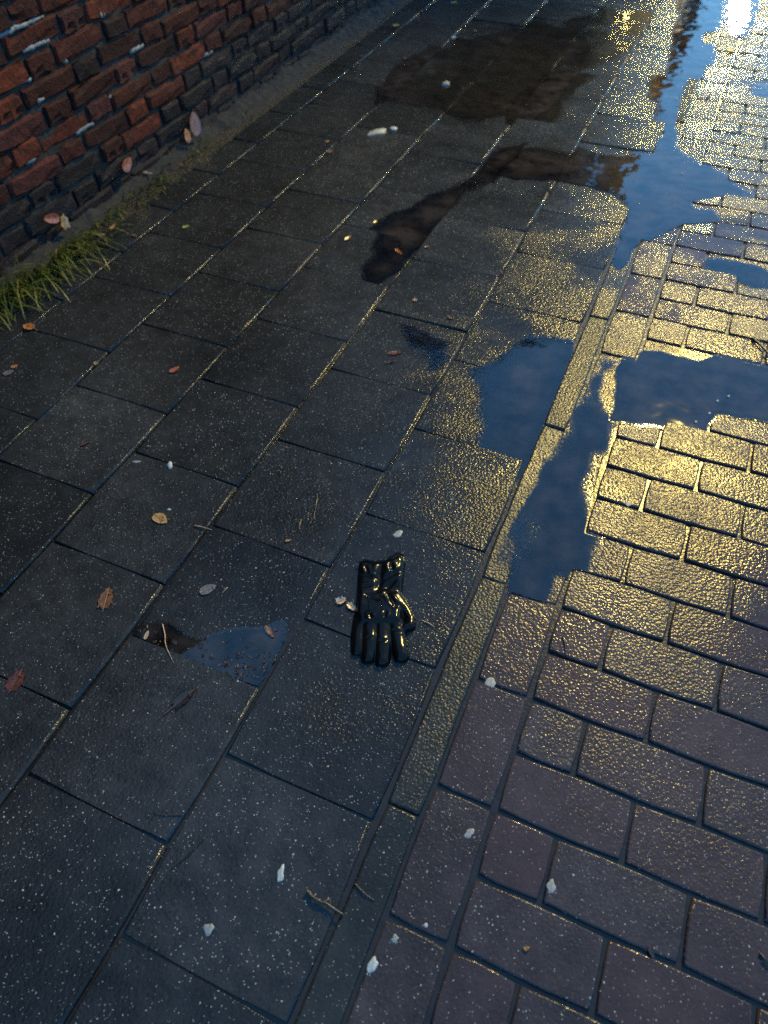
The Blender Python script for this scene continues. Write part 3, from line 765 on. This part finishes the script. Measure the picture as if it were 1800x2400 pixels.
leaf(1115, 74, .030, .016, 10, 'pink', 'pale leaf far up the pavement right of the white scrap', 0, .3, 27)
leaf(950, 138, .026, .018, 10, 'brown', 'brown leaf on the far dark slabs, right of its twin', 0, .3, 28)
leaf(850, 138, .026, .018, 10, 'brown', 'brown leaf on the far dark slabs near the wall foot', 0, .3, 29)
leaf(1712, 122, .045, .032, 0, 'brown', 'dark brown leaf on the blocks under the lamp glare', 3, .5, 30)
leaf(1745, 125, .060, .018, 5, 'brown', 'long brown leaf beside the dark leaf under the lamp glare', 0, .2, 31)
leaf(150, 520, .060, .040, 60, 'tan', 'yellowish tan leaf standing behind the grass against the wall', 3, .3, 32, wall=.022)
leaf(120, 512, .060, .030, 160, 'red', 'dull red leaf behind the grass against the wall', 0, .3, 33, wall=.022)
leaf(455, 290, .085, .060, 60, 'pink', 'large dusky pink leaf leaning at the wall foot', 0, .2, 34, wall=.022)
leaf(438, 318, .050, .034, 70, 'orange', 'peach coloured leaf under the large pink leaf', 0, .2, 35, wall=.024)
leaf(297, 385, .060, .036, 20, 'red', 'rust red leaf caught low on the brick wall', 0, .2, 36, wall=.018)
leaf(428, 387, .030, .016, 120, 'orange', 'small orange leaf on the soil past the grass', 0, .4, 37)
leaf(350, 420, .045, .014, -10, 'beige', 'pale narrow leaf lying on the thin grass', 0, .4, 38, 0, .02)
leaf(235, 550, .038, .012, 0, 'beige', 'pale dry leaf strip between grass and slab joint', 0, .3, 39)
leaf(488, 1382, .036, .022, 25, 'grey', 'translucent grey leaf skeleton pressed on the slab above the puddle', 0, .02, 40)
leaf(800, 1410, .028, .020, 20, 'beige', 'crumpled pale dry leaf touching the left side of the glove', 5, .5, 41)
leaf(825, 1425, .032, .016, -40, 'beige', 'second crumpled dry leaf tucked against the glove', 4, .55, 42)
leaf(345, 1490, .020, .008, 65, 'beige', 'small pale sliver of leaf in the brown corner of the puddle', 0, .2, 43, 0, .001)
leaf(676, 1270, .014, .006, 15, 'tan', 'tiny tan leaf scrap above the glove', 0, .2, 44)
leaf(632, 1482, .032, .011, -55, 'brown', 'brown strip of leaf across the puddle corner', 0, .06, 45, 0, .001)
leaf(1525, 2232, .016, .007, -70, 'dark', 'black seed husk on the lower paving blocks', 0, .4, 46)
leaf(1233, 2222, .010, .008, 10, 'brown', 'tiny brown crumb of leaf on a lower paving block', 0, .5, 47)

# loose rotten bits floating in the near puddle
rd = random.Random(9); vs, fs = [], []
Pp = POLY[5][1]
while len(fs) < 170:
    px = rd.choice([rd.gauss(560, 55), rd.gauss(350, 30), rd.uniform(330, 660)]); py = 1560+rd.gauss(0, 38) if px > 420 else 1520+rd.gauss(0, 25)
    g = gp(px, py)
    if not inside(Pp, np.array([g.x]), np.array([g.y]))[0]: continue
    n0 = len(vs); k = rd.randint(5, 8); s = rd.uniform(.0015, .0090)*rd.uniform(.5, 1.2); a0 = rd.uniform(0, 6); asp = rd.uniform(.25, .8)
    for i in range(k):
        a = 2*math.pi*i/k; r = s*rd.uniform(.6, 1.1); x = math.cos(a)*r; y = math.sin(a)*r*asp
        vs.append((g.x+x*math.cos(a0)-y*math.sin(a0), g.y+x*math.sin(a0)+y*math.cos(a0), .0009+rd.uniform(0, .0012)))
    fs.append(tuple(range(n0, n0+k)))
tag(link('leaf_litter', mesh('leaf_litter', vs, fs), LM['dark']), 'rotten brown leaf crumbs floating in the shallow puddle left of the glove', 'leaf litter', kind='stuff')

TW = {'brown': simple('twig_bark', (.05, .032, .022), .35, (.02, .012, .01), 200, .0012, 300), 'pale': simple('pale_twig', (.40, .25, .16), .4, (.2, .12, .08), 200),
      'black': simple('black_twig', (.010, .008, .008), .4), 'gold': simple('wet_catkin', (.16, .10, .035), .25, (.04, .025, .012), 300, .002, 400)}
def twig(pts, r, mat, label, knobs=.2, seed=1, name='twig', side=None):
    g = [gp(*p) for p in pts]; c0 = g[0].copy(); z0 = max(ground_z(p.x, p.y) for p in g)
    L = [Vector((p.x-c0.x, p.y-c0.y, r*.8+(r*.8 if 0 < i < len(g)-1 else 0))) for i, p in enumerate(g)]
    L = smooth_line(L, 5); n = len(L)
    v, f = tube(L, [r*(1-.55*i/(n-1)) for i in range(n)], 6, knobs, seed)
    o = link(name, mesh(name, v, f, True), TW[mat]); o.location = (c0.x, c0.y, z0+.0003); tag(o, label, name.replace('_', ' '))
    for s in (side or []):
        a = L[int(n*s[0])]; v, f = tube([a, a+Vector((s[1], s[2], .002))], [r*.5, r*.25], 5, knobs, seed+3)
        link('side_shoot', mesh('side_shoot', v, f, True), TW[mat], o)
twig([(720, 2088), (738, 2108), (762, 2118), (783, 2132), (806, 2146)], .0032, 'brown', 'dark knobbly twig across the slab edge near the kerb', .45, 1, 'twig', [(.4, .010, .004), (.65, -.004, .008)])
twig([(832, 2072), (846, 2088), (860, 2100), (878, 2112)], .0016, 'brown', 'thin glinting twig on the kerb beside the knobbly twig', .4, 2)
twig([(1762, 797), (1780, 815), (1800, 835), (1815, 842)], .0040, 'black', 'black twig at the right edge above the wide puddle', .3, 3)
twig([(1462, 1352), (1472, 1362), (1489, 1380)], .0022, 'black', 'short black twig in the block joint below the bright blocks', .2, 4)
twig([(1318, 1497), (1323, 1515), (1324, 1540)], .0016, 'black', 'short black twig on a reddish block', .2, 5)
twig([(1779, 2236), (1790, 2252), (1806, 2270)], .0030, 'black', 'dark twig in the joint at the lower right edge', .2, 6)
twig([(481, 1964), (455, 1992), (428, 2018), (402, 2038)], .0013, 'black', 'long thin black twig on the lower left slabs', .2, 7)
twig([(366, 2198), (352, 2212), (337, 2232)], .0008, 'brown', 'hair thin twig on the lowest left slab', .2, 8)
twig([(432, 1911), (405, 1912), (370, 1909), (362, 1903)], .0010, 'brown', 'thin twig lying across the slab joint at lower left', .2, 9)
twig([(458, 1237), (475, 1241), (498, 1247)], .0015, 'pale', 'pale orange stalk lying across a joint beside the tan leaf', .1, 10)
twig([(382, 1465), (388, 1490), (390, 1515), (405, 1550)], .0014, 'pale', 'pale bent stalk standing in the brown corner of the puddle', .2, 11)
twig([(534, 1378), (520, 1392)], .0012, 'pale', 'tiny pale stalk next to the grey leaf skeleton', .1, 12)
twig([(744, 1160), (742, 1185), (738, 1205), (736, 1222)], .0014, 'gold', 'thin glinting catkin stalk upright above the glove', .5, 13, 'catkin')
twig([(706, 1222), (704, 1232), (701, 1243)], .0028, 'gold', 'stubby glinting catkin left of the thin catkin stalk', .5, 14, 'catkin')
twig([(988, 1455), (1003, 1462), (1018, 1470)], .0014, 'pale', 'small reddish sliver of stalk right of the glove thumb', .1, 15)
twig([(1065, 1130), (1090, 1123), (1112, 1133)], .0010, 'brown', 'curved hair thin twig on the bright slab', .1, 16)
twig([(1655, 232), (1661, 228), (1668, 215)], .0030, 'brown', 'small twig at the far puddle edge', .4, 17)
twig([(1230, 345), (1215, 362)], .0015, 'brown', 'faint thin twig in the dark far slab', .4, 18) if False else None

GM = {'white': simple('white_gum', (.33, .36, .36), .45, (.20, .22, .22), 120, .001, 200), 'grey': simple('grey_gum', (.20, .22, .23), .5, (.12, .13, .14), 120, .001, 200),
      'dull': simple('dull_gum', (.20, .21, .21), .5, (.11, .12, .125), 120, .001, 200), 'tissue': simple('wet_tissue', (.34, .33, .29), .6, (.15, .14, .12), 60, .004, 60)}
def blob(px, py, L, wd, ang, mat, label, hh=.0015, seed=1, name='gum_spot', cat='gum spot', rag=.2):
    c0 = gp(px, py); a = gp(px+6*math.cos(math.radians(ang)), py-6*math.sin(math.radians(ang)))-c0
    rn = random.Random(seed); n = 18; vs, fs = [], []
    ring = []
    for k in range(n):
        t = 2*math.pi*k/n; f = 1+rag*mnoise.noise(Vector((math.cos(t)*1.1+seed*3.3, math.sin(t)*1.1, seed)))*1.7+rag*.25*mnoise.noise(Vector((math.cos(t)*4+seed, math.sin(t)*4, 3))); ring.append((math.cos(t)*L/2*f, math.sin(t)*wd/2*f))
    prof = [(1.0, 0), (.93, .55), (.7, .9), (.35, 1.0)]
    for s, z in prof:
        for x, y in ring: vs.append((x*s, y*s, hh*z*(1+.25*mnoise.noise(Vector((x*300, y*300, seed))))))
    vs.append((0, 0, hh)); ce = len(vs)-1
    for r in range(3):
        for k in range(n): fs.append((r*n+k, r*n+(k+1) % n, (r+1)*n+(k+1) % n, (r+1)*n+k))
    for k in range(n): fs.append((3*n+k, 3*n+(k+1) % n, ce))
    o = link(name, mesh(name, vs, fs, True), GM[mat]); o.location = (c0.x, c0.y, ground_z(c0.x, c0.y)); o.rotation_euler = (0, 0, math.atan2(a.y, a.x))
    tag(o, label, cat); return o
blob(400, 1095, .025, .012, 82, 'white', 'bright white oblong gum blob above the tan leaf', .005, 1)
blob(398, 1198, .009, .006, 10, 'white', 'tiny white gum dot just above the tan leaf', .002, 2)
blob(321, 1086, .020, .008, 0, 'dull', 'flat pale smear on the joint left of the white blob', .001, 3)
blob(658, 2048, .022, .011, 80, 'white', 'white oblong gum patch on the lower slab near the kerb', .0012, 4, rag=.35)
blob(490, 2178, .020, .014, 60, 'dull', 'ragged grey white gum patch on the lowest slabs', .001, 5, rag=.45)
blob(873, 2263, .021, .013, 65, 'white', 'bright white gum spatter on the lowest block by the kerb', .0016, 6, rag=.4)
blob(925, 2200, .012, .009, 30, 'dull', 'small pale kidney shaped gum on the lower edge block', .0012, 7, rag=.4)
blob(998, 2169, .007, .006, 60, 'white', 'small round white gum dot on the lower edge block', .0014, 8)
blob(1100, 1952, .016, .013, 60, 'dull', 'dull gum patch at the block joint near the kerb', .0008, 9, rag=.5)
blob(1291, 2080, .018, .014, 60, 'dull', 'grey gum patch at the chipped block corner', .0008, 10, rag=.4)
blob(1150, 1600, .022, .020, 60, 'grey', 'round grey gum spot on the reddish edge block by the kerb', .0007, 11)
blob(932, 1253, .022, .016, 40, 'dull', 'pale round gum spot on the bright slab above the glove', .0008, 12, rag=.3)
blob(1472, 1183, .014, .012, 40, 'grey', 'dark round gum dot on a bright wet block', .0008, 13)
blob(1062, 88, .030, .018, 10, 'white', 'white paper scrap far up the dark pavement', .003, 14, 'paper_scrap', 'paper scrap', .3)
blob(1045, 198, .045, .030, 20, 'dull', 'pale round pebble on the far dark slabs', .012, 15, 'pebble', 'pebble', .15)
blob(880, 316, .085, .045, 12, 'tissue', 'crumpled wet white tissue on the dark slabs', .007, 16, 'tissue', 'tissue', .5)
blob(922, 306, .030, .028, 12, 'white', 'small white wad beside the crumpled tissue', .006, 17, 'paper_wad', 'paper wad', .2)
for i, (x, y, l) in enumerate([(1630, 990, 'pale lump standing for a lamp reflection at the corner of the wide puddle'), (1707, 930, 'right one of the pale lumps standing for lamp reflections inside the wide puddle'), (1681, 941, 'left one of the pale lumps standing for lamp reflections inside the wide puddle'),  # first three are lumps imitating lamp reflections on the water
                  (1585, 232, 'wet pebble standing in the far blue puddle'), (1598, 408, 'tiny pebble in the middle of the far blue puddle'), (1662, 970, 'tiny pebble at the block edge beside the wide puddle')]):
    o = blob(x, y, .011, .008, 40, 'dull', l, .0045, 30+i, 'pebble', 'pebble', .15)
    o.location.z = -.001
